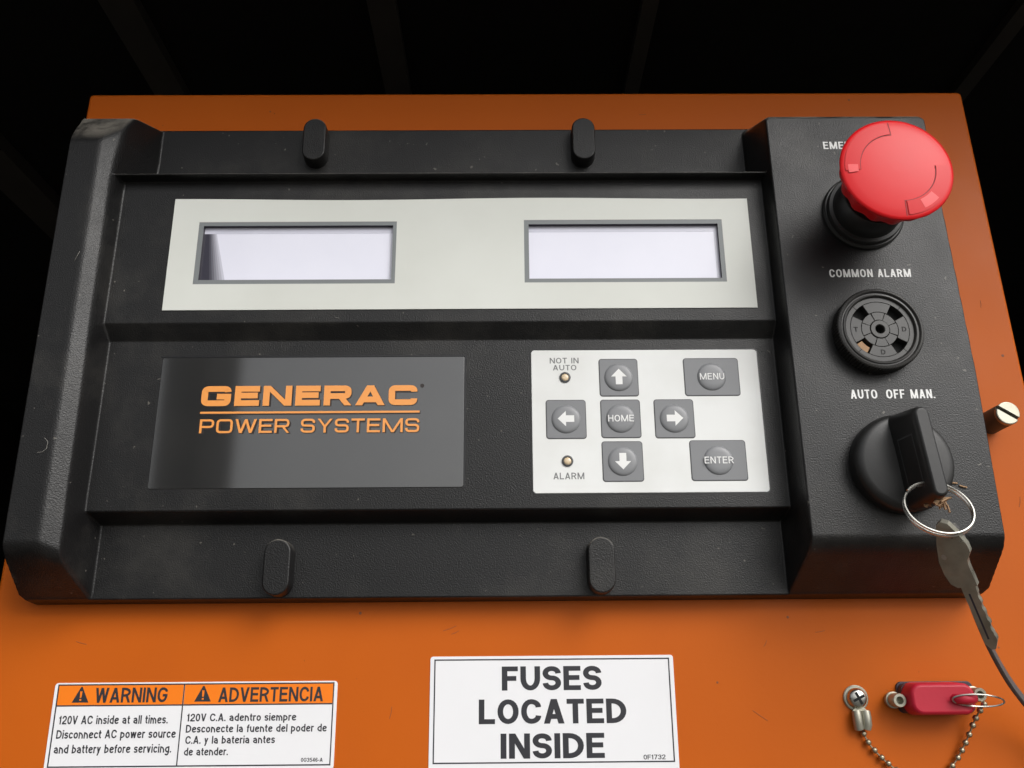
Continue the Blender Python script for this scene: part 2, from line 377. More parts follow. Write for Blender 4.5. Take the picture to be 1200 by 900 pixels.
# ---- orange panel
pan = thing('orange_panel', 'orange painted sheet metal panel behind the black control box', 'panel', (10, -120, 0))
b = MB()
def outl(d):                                             # slightly out of square, as it stands
    return [(-185.5+d, -120+d), (208-d, -120+d), (199.6-d, 240-d), (-178.6+d, 240-d)]
def outl_r(d, r=1.6):
    q = outl(d); res = []
    for i in range(4):
        p, a, c = Vector(q[i]), Vector(q[i-1]), Vector(q[(i+1) % 4]); A = p+(a-p).normalized()*r; C = p+(c-p).normalized()*r
        for k in range(5): t = k/4; res.append(tuple(A*(1-t)**2+p*2*t*(1-t)+C*t*t))
    return res
b.solid(outl_r, [(0, -18), (0, -1.2), (.35, -.35), (1.2, 0)])
sheet = b.build('sheet', 'orange', pan, angle=50)
for x in (-17.9, 70.6):
    s = MB(); s.lathe(0, 0, [(2.4, 0), (2.4, 1.4), (1.5, 2.4), (.5, 2.7)], 14)
    s.xf(lambda u, v, h: (x+u, 239.7+h, -7+v)); s.build('rivet', 'zinc', pan)

for (x, y, l_, a) in ((-20, 16, 5, 20), (-18, 14.6, 3, 24), (88, -14, 6, -35), (92, 10, 2.5, 60), (-40, -12, 4, 80), (112, 14, 3.5, 10), (-150, 12, 4, -15), (192, 60, 4, 75), (191, 140, 3, 85), (60, 229, 3, 5)):
    c, s_ = math.cos(R(a))*l_/2, math.sin(R(a))*l_/2
    b = MB(); b.tube([(x-c, y-s_, .02), (x+.15, y-.1, .04), (x+c, y+s_, .02)], .09, 5); b.build('scratch', 'paint_scratch', pan)
for (x, y, q) in ((-52, 21.5, .55), (74, -3, .4), (101, 19, .5), (196, 118, .6), (-100, 231, .4), (150, 236, .5), (175, 8, .35)):
    b = MB(); b.lathe(x, y, [(q, .01), (q*.8, .05)], 7); b.build('paint_chip', 'paint_scratch', pan)
# ================================================================== CONTROL PANEL
cp = thing('control_panel', 'black moulded control box with two displays, logo window and keypad on orange panel', 'control panel', (0, 25, 0))
def smin(a, b, k):
    hh = np.clip(.5+.5*(b-a)/k, 0, 1); return b*(1-hh)+a*hh-k*hh*(1-hh)
def smax(a, b, k): return -smin(-a, -b, k)
def seg_lin(v, xs, ys): return np.interp(v, xs, ys)
def height(U, V):
    # terraces of the middle
    t = seg_lin(V, [0, 52.2, 55.6, 119.2, 125.0, 184.2, 184.42, 185.0, 190, 300], [8, 8, 17, 17, 21, 21, 26, 26, 8, 8])
    # left rail
    H = 30.
    ra = smin(H+0*U, H+.2+(-155.6-U)*.60, .6)                      # rounded inner shoulder
    wb = np.interp(V, [50, 60, 120, 180, 200], [-145.0, -145.2, -144.2, -142.6, -141.2]); ra = smin(ra, 8+(wb-U)*np.interp(V, [60, 130, 190], [4.2, 3.0, 2.3]), 2.0)                               # inner wall
    uo = np.interp(V, [40, 200], [-169.6, -167.0]); ra = smin(ra, H+1+(U-uo)*12, 3.0)
    ra = smin(ra, H+(V-41)*1.5, 5)                                # lower end slopes back
    ra = smin(ra, H-(V-199.5)*.62, 2.5)                                # upper end
    ra = smin(ra, 6+(216.3-V)*5, 3)
    ra = smin(ra, H+((U+169.6)+(V-40.5)*1.0)*1.4+15, 6)                # lower outer corner
    ra = smin(ra, 24+((U+168)+(212-V)*1.0)*1.2, 3)
    # right switch box
    ur = 164.9+(203-V)*(4.3/160)
    mo = smin(H+0*U, 8+(U-99.6)*7.5, 2.6)
    mo = smin(mo, H+(ur-U)*12+1, 2.6)
    mo = smin(mo, H+(V-41)*1.5, 5)
    mo = smin(mo, H+(207-V)*2.4+1, 3)
    mo = smin(mo, H+((ur+1-U)+(V-41)*.9)*1.4+16, 9)
    mo = smin(mo, H+((ur-U)+(207-V))*3+-3, 3)
    mo = smin(mo, H+((U-102.5)+(207-V))*2.2-2, 3)
    h = smax(smax(t, ra, 1.3), mo, 1.3)
    ed = np.minimum(np.minimum(U+170.6, 171.0-U), np.minimum(V-25.2, 217.3-V))
    cr = np.minimum(U+170.6, 171.0-U)+np.minimum(V-25.2, 217.3-V)-2.6
    return smin(h, np.minimum(ed, cr)*9-.4, 1.6)
def lines(spec, extra=()):
    o = []
    for a, b_, st in spec: o += list(np.arange(a, b_-1e-6, st))
    o.append(spec[-1][1]); o = sorted(o)
    for e in extra:
        i = int(np.argmin(np.abs(np.array(o)-e))); o[i] = e
    return np.array(sorted(set(o)))
holes = [(-118.5, -39.4, 139, 168), (6.2, 86, 139, 168.4)]
us = lines([(-171.4, -163, .3), (-163, -155, 1), (-155, -138, .28), (-138, 96, 1.6), (96, 110, .3), (110, 160, 1.5), (160, 171.8, .3)], [q for hq in holes for q in hq[:2]])
vs = lines([(24.6, 60, .35), (60, 116, 1.5), (116, 128, .35), (128, 182, 1.5), (182, 192, .16), (192, 218, .35)], [q for hq in holes for q in hq[2:]])
U, V = np.meshgrid(us, vs); Hh = height(U, V)
nu, nv = len(us), len(vs)
co = np.stack([U.ravel()*.001, -Hh.ravel()*.001, (V.ravel()-25)*.001], 1)
ii = np.arange(nu*nv).reshape(nv, nu)
q = np.stack([ii[:-1, :-1], ii[:-1, 1:], ii[1:, 1:], ii[1:, :-1]], -1).reshape(-1, 4)
cu = (U[:-1, :-1]+U[1:, 1:]).ravel()/2; cv = (V[:-1, :-1]+V[1:, 1:]).ravel()/2
keep = Hh.ravel()[q].max(1) > 0
for a, b_, c, e in holes: keep &= ~((cu > a) & (cu < b_) & (cv > c) & (cv < e))
q = q[keep]; used = np.unique(q); remap = -np.ones(nu*nv, int); remap[used] = np.arange(len(used))
me = bpy.data.meshes.new('housing'); me.from_pydata(co[used].tolist(), [], remap[q].tolist()); me.materials.append(MAT['housing'])
me.polygons.foreach_set('use_smooth', [True]*len(me.polygons)); me.update()
hou = bpy.data.objects.new('housing', me); COL.objects.link(hou); hou.parent = cp; hou['_b'] = (0, 25, 0)

# raised oblong tabs on the flanges
for (x, y) in ((-76.9, 208), (32.8, 208), (-79.6, 36.4), (33.6, 36.4)):
    b = MB(); b.solid(rrect(x-4.9, x+4.9, y-9.9, y+9.9, 4.85, 8), [(0, 7.5), (.25, 13.9), (.4, 14.2), (.7, 14.35), (.8, 14.36)])
    b.build('tab', 'housing', cp, angle=60)

# display overlay: four strips and a bridge round two windows, joined as one sheet with real openings
W1 = (-115.0, -42.5, 142.2, 164.9); W2 = (9.6, 82.5, 142.2, 165.1)
F1 = (-116.9, -41.1, 140.5, 166.5); F2 = (7.8, 84.2, 140.6, 166.9)
def sheet_with_holes(mb, out, hs, h, wob=0):
    xs = sorted(set(list(np.linspace(out[0], out[1], 40))+[c for k in hs for c in k[:2]])); ys = sorted(set([out[2], out[3]]+[c for k in hs for c in k[2:]]+list(np.linspace(out[2], out[3], 8))))
    wv = lambda x, y: (h, y+(wob*.35*math.sin(x*.045+1.)*(1 if y > out[3]-.01 else 0)))
    for i in range(len(xs)-1):
        for j in range(len(ys)-1):
            mx, my = (xs[i]+xs[i+1])/2, (ys[j]+ys[j+1])/2
            if any(k[0] < mx < k[1] and k[2] < my < k[3] for k in hs): continue
            mb.add([(x, wv(x, y)[1], wv(x, y)[0]) for x, y in ((xs[i], ys[j]), (xs[i+1], ys[j]), (xs[i+1], ys[j+1]), (xs[i], ys[j+1]))], [[0, 1, 2, 3]])
b = MB(); sheet_with_holes(b, (-127.2, 94.8, 130.0, 176.2), [F1, F2], 21.35, 1)
o = (-127.2, 94.8, 130.0, 176.2)
b.add([(o[0],o[2],20.8),(o[1],o[2],20.8),(o[1],o[2],21.35),(o[0],o[2],21.35),(o[0],o[3],20.8),(o[0],o[3],21.35),(o[1],o[3],20.8),(o[1],o[3],21.35)], [[0,1,2,3],[4,0,3,5],[1,6,7,2]])
ovl = b.build('display_overlay', 'plate', cp, smooth=False)
for F, Wn, lab in ((F1, W1, 'left display with a dark strip at its left edge'), (F2, W2, 'right display, evenly pale')):
    b = MB(); fo = (F[0], F[1], F[2], F[3])
    sheet_with_holes(b, fo, [Wn], 21.30)
    x0, x1, y0, y1 = Wn; D = 19.6
    b.cur = 1
    b.add([(x0,y0,21.3),(x1,y0,21.3),(x1,y1,21.3),(x0,y1,21.3),(x0,y0,D),(x1,y0,D),(x1,y1,D),(x0,y1,D)], [[4,5,1,0],[5,6,2,1],[6,7,3,2],[7,4,0,3]])
    fr = b.build('window_frame', ['frame', 'recess'], cp, smooth=False)
    b = MB(); b.box(x0-.2, x1+.2, y0-.2, y1+.2, D-2, D); o = b.build('display_screen', 'lcd', cp, smooth=False); o['label'] = lab
    b = MB(); b.box(x0, x1, y1-2.6, y1, D, D+.05); b.build('screen_mask', 'lcd_strip', o, smooth=False)
    if F is F1:                                            # dark reflection painted on the glass along the left edge
        for k in range(7):                                 # lightens in steps, so the painted reflection fades out softly
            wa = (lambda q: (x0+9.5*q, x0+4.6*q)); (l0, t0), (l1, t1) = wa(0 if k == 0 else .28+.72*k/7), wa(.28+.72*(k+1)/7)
            b = MB(); b.add([(l0, y0, D+.06), (l1, y0, D+.06), (t1, y1-2.62, D+.06), (t0, y1-2.62, D+.06)], [[0, 1, 2, 3]]); b.build('painted_reflection', 'dark_reflection_%d' % k, o, smooth=False)
    else:
        b = MB(); b.box(x1-1.4, x1, y0, y1-2.62, D, D+.06); b.build('screen_mask', 'lcd_strip', o, smooth=False)

# logo window
lw = MB(); plate(lw, -126.3, -14.8, 63.5, 112.6, .8, 16.8, 17.25, .12); lw = lw.build('logo_window', 'gloss', cp)
b = MB()
for (x0, x1, y0, y1) in ((-126.9, -14.2, 112.75, 113.3), (-14.7, -14.15, 63.4, 112.7)): b.box(x0, x1, y0, y1, 16.9, 17.12)
b.build('window_seam', 'black_gloss', cp, smooth=False)
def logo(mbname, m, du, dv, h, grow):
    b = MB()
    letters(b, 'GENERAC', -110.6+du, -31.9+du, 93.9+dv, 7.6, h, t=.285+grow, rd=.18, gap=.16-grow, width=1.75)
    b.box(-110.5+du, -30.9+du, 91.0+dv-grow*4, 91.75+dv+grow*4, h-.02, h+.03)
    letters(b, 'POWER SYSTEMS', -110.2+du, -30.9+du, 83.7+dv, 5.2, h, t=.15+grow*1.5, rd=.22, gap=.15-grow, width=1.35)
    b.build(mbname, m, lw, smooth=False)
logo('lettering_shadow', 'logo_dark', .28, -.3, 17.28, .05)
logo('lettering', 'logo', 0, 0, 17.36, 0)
b = MB(); b.lathe(-30.2, 101.3, [(.75, 17.28), (.75, 17.36)], 14); b.build('registered_mark', 'logo_dark', lw)

# keypad
kp = MB(); plate(kp, 9.9, 93.9, 61.0, 114.8, 1.3, 16.7, 17.4, .15); kp = kp.build('keypad', 'keypad', cp)
b = MB(); b.solid(rrect(9.4, 94.4, 60.5, 115.3, 1.6), [(0, 16.8), (0, 17.08)]); b.build('keypad_seam', 'black_gloss', cp, smooth=False)
keys = [(35.1, 49.0, 96.9, 111.0, 'up'), (35.1, 49.1, 81.2, 95.2, 'HOME'), (15.2, 29.3, 81.0, 95.2, 'left'), (35.0, 49.2, 65.2, 79.5, 'down'),
        (54.6, 68.6, 81.0, 95.2, 'right'), (66.4, 86.3, 96.9, 111.1, 'MENU'), (66.6, 86.3, 65.3, 79.7, 'ENTER')]
def arrow(mb, cx, cy, ang, h):
    pts = [(0, 3.1), (-2.9, .1), (-1.25, .1), (-1.25, -2.9), (1.25, -2.9), (1.25, .1), (2.9, .1)]
    c, s = math.cos(ang), math.sin(ang)
    mb.add([(cx+x*c-y*s, cy+x*s+y*c, h) for x, y in pts], [list(range(7))])
for x0, x1, y0, y1, kind in keys:
    b = MB(); plate(b, x0, x1, y0, y1, .9, 17.3, 17.62, .12); k = b.build('key_button', 'key', kp); k['label'] = 'grey key marked '+(kind if kind.isupper() else kind+' arrow')
    cx, cy = (x0+x1)/2, (y0+y1)/2
    b = MB(); b.solid(rrect(x0-.32, x1+.32, y0-.32, y1+.32, 1.2), [(0, 17.3), (.05, 17.46)]); b.build('key_outline', 'key_edge', k, smooth=False)
    b = MB(); b.lathe(cx, cy, [(5.35, 17.6), (5.2, 17.8), (4.9, 18.05), (4.3, 18.25), (3.0, 18.36), (1, 18.4)], 40)
    b.build('dome', 'key_dome', k, angle=80)
    b = MB()
    if kind.isupper():
        ww = {'HOME': 4.65, 'MENU': 4.5, 'ENTER': 5.2}[kind]; letters(b, kind, cx-ww, cx+ww, cy-1.3, 2.5, 18.45, t=.14, gap=.16)
    else: arrow(b, cx, cy, {'up': 0, 'down': math.pi, 'left': math.pi/2, 'right': -math.pi/2}[kind], 18.45)
    b.build('symbol', 'white', k, smooth=False)
for cx, cy in ((22.3, 104.1), (22.4, 72.6)):
    b = MB(); b.lathe(cx, cy, [(2.05, 17.4), (2.05, 17.75), (1.9, 17.85), (1.45, 17.85), (1.4, 17.5)], 24, cap1=False); k = b.build('indicator_light', 'key_edge', kp)
    b = MB(); b.lathe(cx, cy, [(1.42, 17.42), (1.3, 17.7), (.8, 17.85), (.2, 17.9)], 18); b.build('lens', 'lens', k, angle=80)
for args in (('NOT IN', 16.8, 27.5, 109.6, 2.2), ('AUTO', 17.9, 26.6, 106.9, 2.1), ('ALARM', 17.2, 28.2, 66.0, 2.4)):
    b = MB(); letters(b, *args, 17.42, t=.15, gap=.15); b.build('lettering', 'grey_ink', kp, smooth=False)
# white print on the switch box
for args in (('EMERGENCY STOP', 123.8, 160.0, 192.4, 3.2), ('COMMON ALARM', 119.8, 149.9, 138.2, 3.2), ('AUTO', 121.8, 131.2, 91.5, 3.3), ('OFF', 134.4, 140.9, 91.5, 3.3), ('MAN.', 143.0, 151.6, 91.5, 3.3)):
    b = MB(); letters(b, *args, 30.06, t=.155, rd=.34, gap=.13, width=.74); b.build('lettering', 'white', cp, smooth=False)

# ================================================================== EMERGENCY STOP
ES = (135.2, 164.4)
es = thing('emergency_stop_button', 'red mushroom emergency stop button on black collar, above the alarm buzzer', 'button', (*ES, 30))
b = MB(); b.lathe(*ES, [(15.2, 29.8), (15.2, 31.2), (14.6, 31.9), (13.6, 32), (13.5, 31.4)], 56, cap1=False); b.build('mounting_ring', 'black', es)
b = MB(); b.lathe(*ES, [(14.2, 30), (14.2, 33.4), (13.8, 34), (12.6, 34.3), (12.4, 44), (12.0, 44.6), (9, 44.7)], 56); b.build('collar', 'black', es)
b = MB(); b.lathe(*ES, [(10.2, 44), (10.2, 54)], 40); b.build('stem', 'black_gloss', es)
b = MB(); n = 168
def head_r(a, h):
    k = max(0., min(1., (60.9-h)/1.2)); return -(.85*k)*(.5+.5*math.cos(14*a))
prof = [(11, 51.5), (15.6, 51.6), (16.6, 52.2), (17.2, 54), (18.0, 57.5), (19.1, 59.6), (19.45, 60.4), (19.5, 60.9), (19.3, 61.3), (18.4, 61.6), (15.5, 61.95), (12, 62.3), (7, 62.6), (2, 62.7)]
b.rings([[(ES[0]+(r_+head_r(2*math.pi*i/n, h_))*math.cos(2*math.pi*i/n), ES[1]+(r_+head_r(2*math.pi*i/n, h_))*math.sin(2*math.pi*i/n), h_) for i in range(n)] for r_, h_ in prof], True, True)
hd = b.build('head', 'red', es, angle=60)
def top_h(r_): return float(np.interp(r_, [2, 7, 12, 15.5, 18.2, 18.8], [62.7, 62.6, 62.3, 61.95, 61.6, 61.3]))
def arcband(mb, r0, r1, a0, a1, dh, n=26, nose=0):
    for i in range(n):
        A, B = R(a0+(a1-a0)*i/n), R(a0+(a1-a0)*(i+1)/n); rs = np.linspace(r0, r1, 4)
        for j in range(3):
            mb.add([(ES[0]+r*math.cos(t), ES[1]+r*math.sin(t), top_h(r)+dh) for r, t in ((rs[j], A), (rs[j+1], A), (rs[j+1], B), (rs[j], B))], [[0, 1, 2, 3]])
for a in (95, 275):                                       # two turn arrows moulded in the face: raised band, groove line, pale patch laid on the band
    b = MB(); arcband(b, 13.0, 17.9, a, a+88, .28); 
    for rr in (13.0,):
        b.rings([[(ES[0]+rr*math.cos(R(a+88*i/26)), ES[1]+rr*math.sin(R(a+88*i/26)), top_h(rr)+e) for i in range(27)] for e in (-.05, .28)], False, False, False)
    b.build('turn_arrow', 'red_deep', hd, smooth=False)
    b = MB(); arcband(b, 13.7, 17.0, *((a+80, a+91) if a < 200 else (a+20, a+42)), .33, 6); b.build('pale_patch', 'red_pale', hd, smooth=False)
    b = MB(); arcband(b, 12.65, 12.98, a-2, a+88, .06, 30); arcband(b, 12.65, 18.2, a-2.8, a-1.6, .08, 2); b.build('arrow_groove', 'red_groove', hd, smooth=False)

# ================================================================== ALARM BUZZER
BZ = (133.4, 115.8)
bz = thing('alarm_buzzer', 'round black alarm buzzer with knurled rim under COMMON ALARM print', 'buzzer', (*BZ, 30))
b = MB(); n = 270
def kn(i): return .5 if i % 3 == 0 else 0
prof = [(15.4, 29.8, 1), (15.5, 35.0, 1), (15.4, 35.3, .6), (15.0, 35.7, 0), (14.3, 35.9, 0), (13.9, 35.6, 0), (13.75, 35.1, 0), (13.35, 35.1, 0), (13.15, 35.6, 0), (12.7, 35.7, 0), (12.3, 35.4, 0), (12.15, 34.4, 0), (12.1, 33.3, 0)]
b.rings([[(BZ[0]+(r_-kn(i)*k)*math.cos(2*math.pi*i/n), BZ[1]+(r_-kn(i)*k)*math.sin(2*math.pi*i/n), h_) for i in range(n)] for r_, h_, k in prof], False, False)
b.build('rim', 'buzz', bz, angle=45)
b = MB(); b.lathe(*BZ, [(12.2, 31.6), (12.1, 31.8), (.3, 31.8)], 40); b.build('inner_cavity', 'hole', bz)
def sector(r0, r1, a0, a1, h0, h1, bev=.12, n=8):
    mb = MB()
    def ring(d, h):
        ps = []; da0 = math.degrees(d/((r0+r1)/2))
        for i in range(n+1): t = R(a0+da0+(a1-a0-2*da0)*i/n); ps.append((BZ[0]+(r1-d)*math.cos(t), BZ[1]+(r1-d)*math.sin(t), h))
        for i in range(n, -1, -1): t = R(a0+da0+(a1-a0-2*da0)*i/n); ps.append((BZ[0]+(r0+d)*math.cos(t), BZ[1]+(r0+d)*math.sin(t), h))
        return ps
    mb.rings([ring(0, h0), ring(0, h1-bev), ring(bev, h1)], False, True); return mb
for k in range(4):                                        # four plates between four openings
    sector(6.6, 10.4, 90*k-29, 90*k+29, 31.7, 34.7).build('face_plate', 'buzz', bz)
for k in range(4): sector(10.46, 12.2, 90*k-45, 90*k+45, 31.7, 34.72).build('outer_ring', 'buzz', bz)
for k in range(8): sector(3.5, 6.52, 45*k-22, 45*k+22, 31.7, 34.6 if k % 2 else 34.72).build('inner_plate', 'buzz', bz)
b = MB(); b.lathe(*BZ, [(3.42, 31.7), (3.42, 34.8), (3.2, 35.0), (1.85, 35.0), (1.6, 34.8), (1.6, 31.9)], 32, cap1=False); b.build('hub', 'buzz', bz)
k = sector(8.0, 10.3, 212, 238, 31.7, 34.2); k.build('tan_residue', 'tan', bz)
for (s_, a) in (('T', 180), ('D', 0), ('D', 270)):
    b = MB(); letters(b, s_, -.8, .8, -.9, 1.8, 0, t=.16)
    c, s = math.cos(R(a)), math.sin(R(a)); b.xf(lambda u, v, h: (BZ[0]+8.6*c+u, BZ[1]+8.6*s+v, 34.73+h)); b.build('embossed_mark', 'hole', bz, smooth=False)

# ================================================================== SELECTOR SWITCH
KN = (135.0, 67.4)
kn_ = thing('selector_switch', 'black rotary selector knob with raised grip under AUTO OFF MAN. print', 'knob', (*KN, 30))
b = MB(); b.lathe(*KN, [(16.9, 29.8), (17.0, 33.5), (16.8, 35.0), (16.2, 36.1), (15.2, 36.8), (14, 37.1), (5, 37.3)], 72); b.build('dial', 'black', kn_, angle=70)
A0 = R(5.5)
def kx(u, v, h): return (KN[0]+1.6+u*math.cos(A0)-v*math.sin(A0), KN[1]+u*math.sin(A0)+v*math.cos(A0), h)
b = MB()
rows = [(4.9, 16.4, 36.6), (4.2, 16.2, 40), (3.3, 15.7, 46), (2.8, 15.2, 49.6), (2.55, 14.9, 50.9), (2.15, 14.5, 51.6), (1.6, 13.9, 51.85)]
b.rings([[(x, y, h) for x, y in rrect(-a, a, -c, c, min(a, 3.2)*.95, 7)(0)] for a, c, h in rows], False, True); b.xf(kx)
gp = b.build('grip', 'black', kn_, angle=60)
b = MB()                                                   # shallow frame moulded in the left flank
def flank(v, h): return -(np.interp(h, [36.6, 40, 46, 49.6], [4.9, 4.2, 3.3, 2.8])) - .12
for (va, vb, ha, hb) in ((-11, 7, 47.6, 48.1), (6.5, 7, 40, 47.6), (-11, 7, 39.6, 40.0)):
    b.add([(flank(v, h), v, h) for v, h in ((va, ha), (vb, ha), (vb, hb), (va, hb))], [[3, 2, 1, 0]])
b.xf(kx); b.build('flank_frame', 'key_edge', gp, smooth=False)
for k in range(14):                                         # dry grass and grit caught at the foot of the grip
    a = random.uniform(0, 6.28); c = Vector((KN[0]+4.2+random.uniform(-2.5, 3.2), KN[1]-16.2+random.uniform(-1.2, 2.2), 42+random.uniform(0, 6))); l_ = random.uniform(.9, 2.2)
    b = MB(); e = Vector((math.cos(a), math.sin(a), random.uniform(-.3, .3)))*l_; b.tube([c-e, c+Vector((.2, .3, .2)), c+e], .25+random.random()*.3, 6); b.build('debris', 'tan', kn_)
for (x, y, l_) in ((152.5, 61.2, 1.7), (156.0, 59.8, 1.2), (148.5, 62.5, 1.)):
    b = MB(); b.tube([(x-l_, y+.5, 30.3), (x, y, 30.5), (x+l_, y-.2, 30.3)], .3, 6); b.build('debris', 'tan', kn_)

for pts in ([(-158.5, 79, 30.1), (-157.2, 77.6, 30.1), (-157.3, 75.2, 30.1), (-158.6, 74.0, 30.1), (-160.3, 73.8, 30.1)], [(-156.5, 150, 30.1), (-158, 146, 30.1)], [(-63, 127, 21.1), (-61.4, 126.6, 21.1)]):
    b = MB(); b.tube(pts, .09, 5); b.build('scratch', 'scratch', cp)
# ================================================================== KEY RING, KEY, STRAP
RG = Vector((135.9, 48.4, 52.0))
tag_ = 'double wire split ring through the foot of the selector grip'
b = MB(); path = []
rx = Vector((1, 0, .05)).normalized(); ry = Vector((0, 1, -.55)).normalized(); rn = rx.cross(ry)
for i in range(121):
    t = 2*math.pi*2*i/120 + 2.4; k = i/120; rr = 10.1+.25*math.sin(t*1.0)
    path.append(tuple(RG+rx*rr*math.cos(t)+ry*rr*math.sin(t)+rn*(1.3*(k-.5)+.25*math.tanh((k-.5)*25))))
b.tube(path, .44, 8); tag(b.build('split_ring', 'chrome', None, tuple(RG)), 'shiny '+tag_, 'key ring')

ky = thing('metal_key', 'worn nickel key hanging from the split ring at lower right', 'key', (136, 40, 52))
KA = Vector((135.4, 42.4, 54.5)); KB = Vector((153.8, 6.8, 38)); kd = (KB-KA).normalized(); klen = (KB-KA).length
out = Vector((0, 0, 1)); side = kd.cross(out).normalized()       # points left-down in the panel plane
if side.x < 0: side = -side                                       # to the right
kw = (side*math.cos(R(50))+(out-kd*out.dot(kd)).normalized()*math.sin(R(50))).normalized(); kn3 = kd.cross(kw).normalized()
if kn3.z < 0: kn3 = -kn3
def K(l_, w, t): p = KA+kd*l_+kw*w*.74+kn3*t; return (p.x, p.y, p.z)
def kplate(outline, th, holes=None):
    mb = MB(); n = len(outline); area = sum(outline[i][0]*outline[(i+1) % n][1]-outline[(i+1) % n][0]*outline[i][1] for i in range(n))
    ol = outline if True else outline
    P0 = [K(l_, w, -th/2) for l_, w in ol]; P1 = [K(l_*1, w*.97, th/2) for l_, w in ol]
    fl = Vector(P1[1])-Vector(P1[0]); c0 = sum((Vector(p) for p in P1), Vector())/n
    nrm = Vector()
    for i in range(n): nrm += (Vector(P1[i])-c0).cross(Vector(P1[(i+1) % n])-c0)
    if nrm.dot(kn3) < 0: P0.reverse(); P1.reverse()
    mb.rings([P0, P1]); return mb
bow = [(-1.4, -2.4), (-2.4, 0), (-1.4, 2.4), (2.0, 4.6), (6.5, 6.6), (9.0, 6.6), (11.5, 4.2), (13.5, 3.8), (20.5, 3.9), (20.5, -4.2), (19.0, -6.4), (15.5, -7.4), (11, -7.4), (5, -5.4)]
kplate(bow, 2.3).build('bow', 'key_metal', ky, angle=30)
teeth = [(20.5, 3.0)]
cuts = [2.8, 2.3, 2.6, 2.0, 2.4, 2.1, 2.6, 1.9, 2.3, 2.6]
L0, L1 = 22.0, klen-2.6
for i, c in enumerate(cuts):
    a = L0+(L1-L0)*i/len(cuts); st = (L1-L0)/len(cuts); teeth += [(a, c), (a+st*.55, c)]
blade = teeth+[(klen-.4, .6), (klen-.2, -1.2), (klen-2.4, -3.0), (20.5, -3.0)]
kplate(blade, 1.9).build('blade', 'key_metal', ky, angle=30)
b = MB(); gr = [(23, -1.1), (klen-4, -1.1), (klen-4, -.3), (23, -.3)]
b.add([K(l_, w, .96) for l_, w in gr], [[0, 1, 2, 3]]); b.build('groove', 'recess', ky, smooth=False)
b = MB(); b.add([K(9.5+1.0*math.cos(t), -4.4+1.0*math.sin(t), 1.17) for t in np.linspace(0, 2*math.pi, 14)[:-1]], [list(range(13))]); b.build('stamped_dot', 'chrome', ky, smooth=False)

def catmull(pts, n=8):
    P = [Vector(p) for p in pts]; P = [P[0]*2-P[1]]+P+[P[-1]*2-P[-2]]; o = []
    for i in range(1, len(P)-2):
        for k in range(n):
            t = k/n; a, b_, c, e = P[i-1:i+3]
            o.append(.5*((2*b_)+(c-a)*t+(2*a-5*b_+4*c-e)*t*t+(3*b_-a-3*c+e)*t**3))
    o.append(P[-2]); return o
b = MB(); b.tube(catmull([(136.5, 40.2, 54.5), (140.5, 41.5, 52.5), (143.6, 38.5, 49), (144.8, 31, 44), (148.2, 22.3, 38), (153.5, 13.0, 32), (158.6, 5.2, 27), (165.8, -2.9, 20), (172.6, -9.8, 15), (182, -19, 9), (190, -40, 6)]), 1, flat=(3.2, 1.3))
tag(b.build('strap', 'strap', None, (137, 41, 55)), 'dark grey flat strap running from behind the key off the lower right', 'strap')

# ================================================================== SLOTTED SCREW AT THE RIGHT EDGE
SW = (185.9, 90.6)
sw = thing('slotted_screw', 'tall slotted metal screw standing on orange panel beside the switch box', 'screw', (*SW, 0))
b = MB(); b.lathe(*SW, [(4.35, 0), (4.35, 12.2), (4.2, 12.35)], 32); b.build('shank', 'screw_dark', sw)
sa = R(-33)
for sg in (-1, 1):
    b = MB(); pts = []; w2 = .8; n = 20; a0 = math.asin(w2/4.35)
    for i in range(n+1): t = a0+(math.pi-2*a0)*i/n; pts.append((4.35*math.cos(t), 4.35*math.sin(t)))
    if sg < 0: pts = [(-x, -y) for x, y in pts]
    f_ = lambda d: [(SW[0]+x*(1-d/4.35)*math.cos(sa)-y*(1-d/4.35)*math.sin(sa), SW[1]+x*(1-d/4.35)*math.sin(sa)+y*(1-d/4.35)*math.cos(sa)) for x, y in pts]
    b.solid(f_, [(0, 12.1), (0, 13.4), (.12, 13.7), (.4, 13.8)]); b.build('slotted_head', 'zinc', sw)

# ================================================================== SERIAL PORT WITH RED CAP, CHAIN, ANCHOR SCREW
dp = thing('serial_port', 'small metal port plate with threaded posts, under the red cap', 'connector', (148, -9, 0))
b = MB(); plate(b, 136.2, 163.0, -13.6, -3.2, 2.0, .02, .9, .2); b.build('flange_plate', 'purple_zinc', dp)
b = MB(); b.solid(rrect(136.4, 159.2, -13.6, -3.8, 2.4), [(0, .9), (.2, 3.6)]); b.build('shell', 'purple_zinc', dp)
for x, y in ((134.2, -9.2), (162.0, -7.6)):
    b = MB(); b.lathe(x, y, [(2.75, .9), (2.75, 2.4), (2.3, 2.5), (2.3, 7.2), (2.1, 7.5), (1.3, 7.5), (1.15, 6.9), (1.1, 4.6)], 6 if 0 else 24, cap1=True); b.build('threaded_post', 'zinc', dp)
cpR = thing('dust_cap', 'red rubber dust cap with a knob, fitted on the small port', 'cap', (148, -9, 2))
b = MB(); b.solid(rrect(136.6, 159.0, -14.1, -3.5, 4.0, 8), [(0, 2.2), (-.1, 3), (.2, 9.2), (.55, 10.2), (1.4, 10.7)]); b.build('cap_body', 'red_rubber', cpR, angle=70)
b = MB(); b.tube([(151.5, -8.8, 10.2), (152.2, -8.8, 12.2), (153.6, -8.8, 12.8), (155.8, -8.8, 12.6), (157.4, -8.6, 11.4)], 1.7, 14); b.build('cap_knob', 'red_rubber', cpR, angle=70)
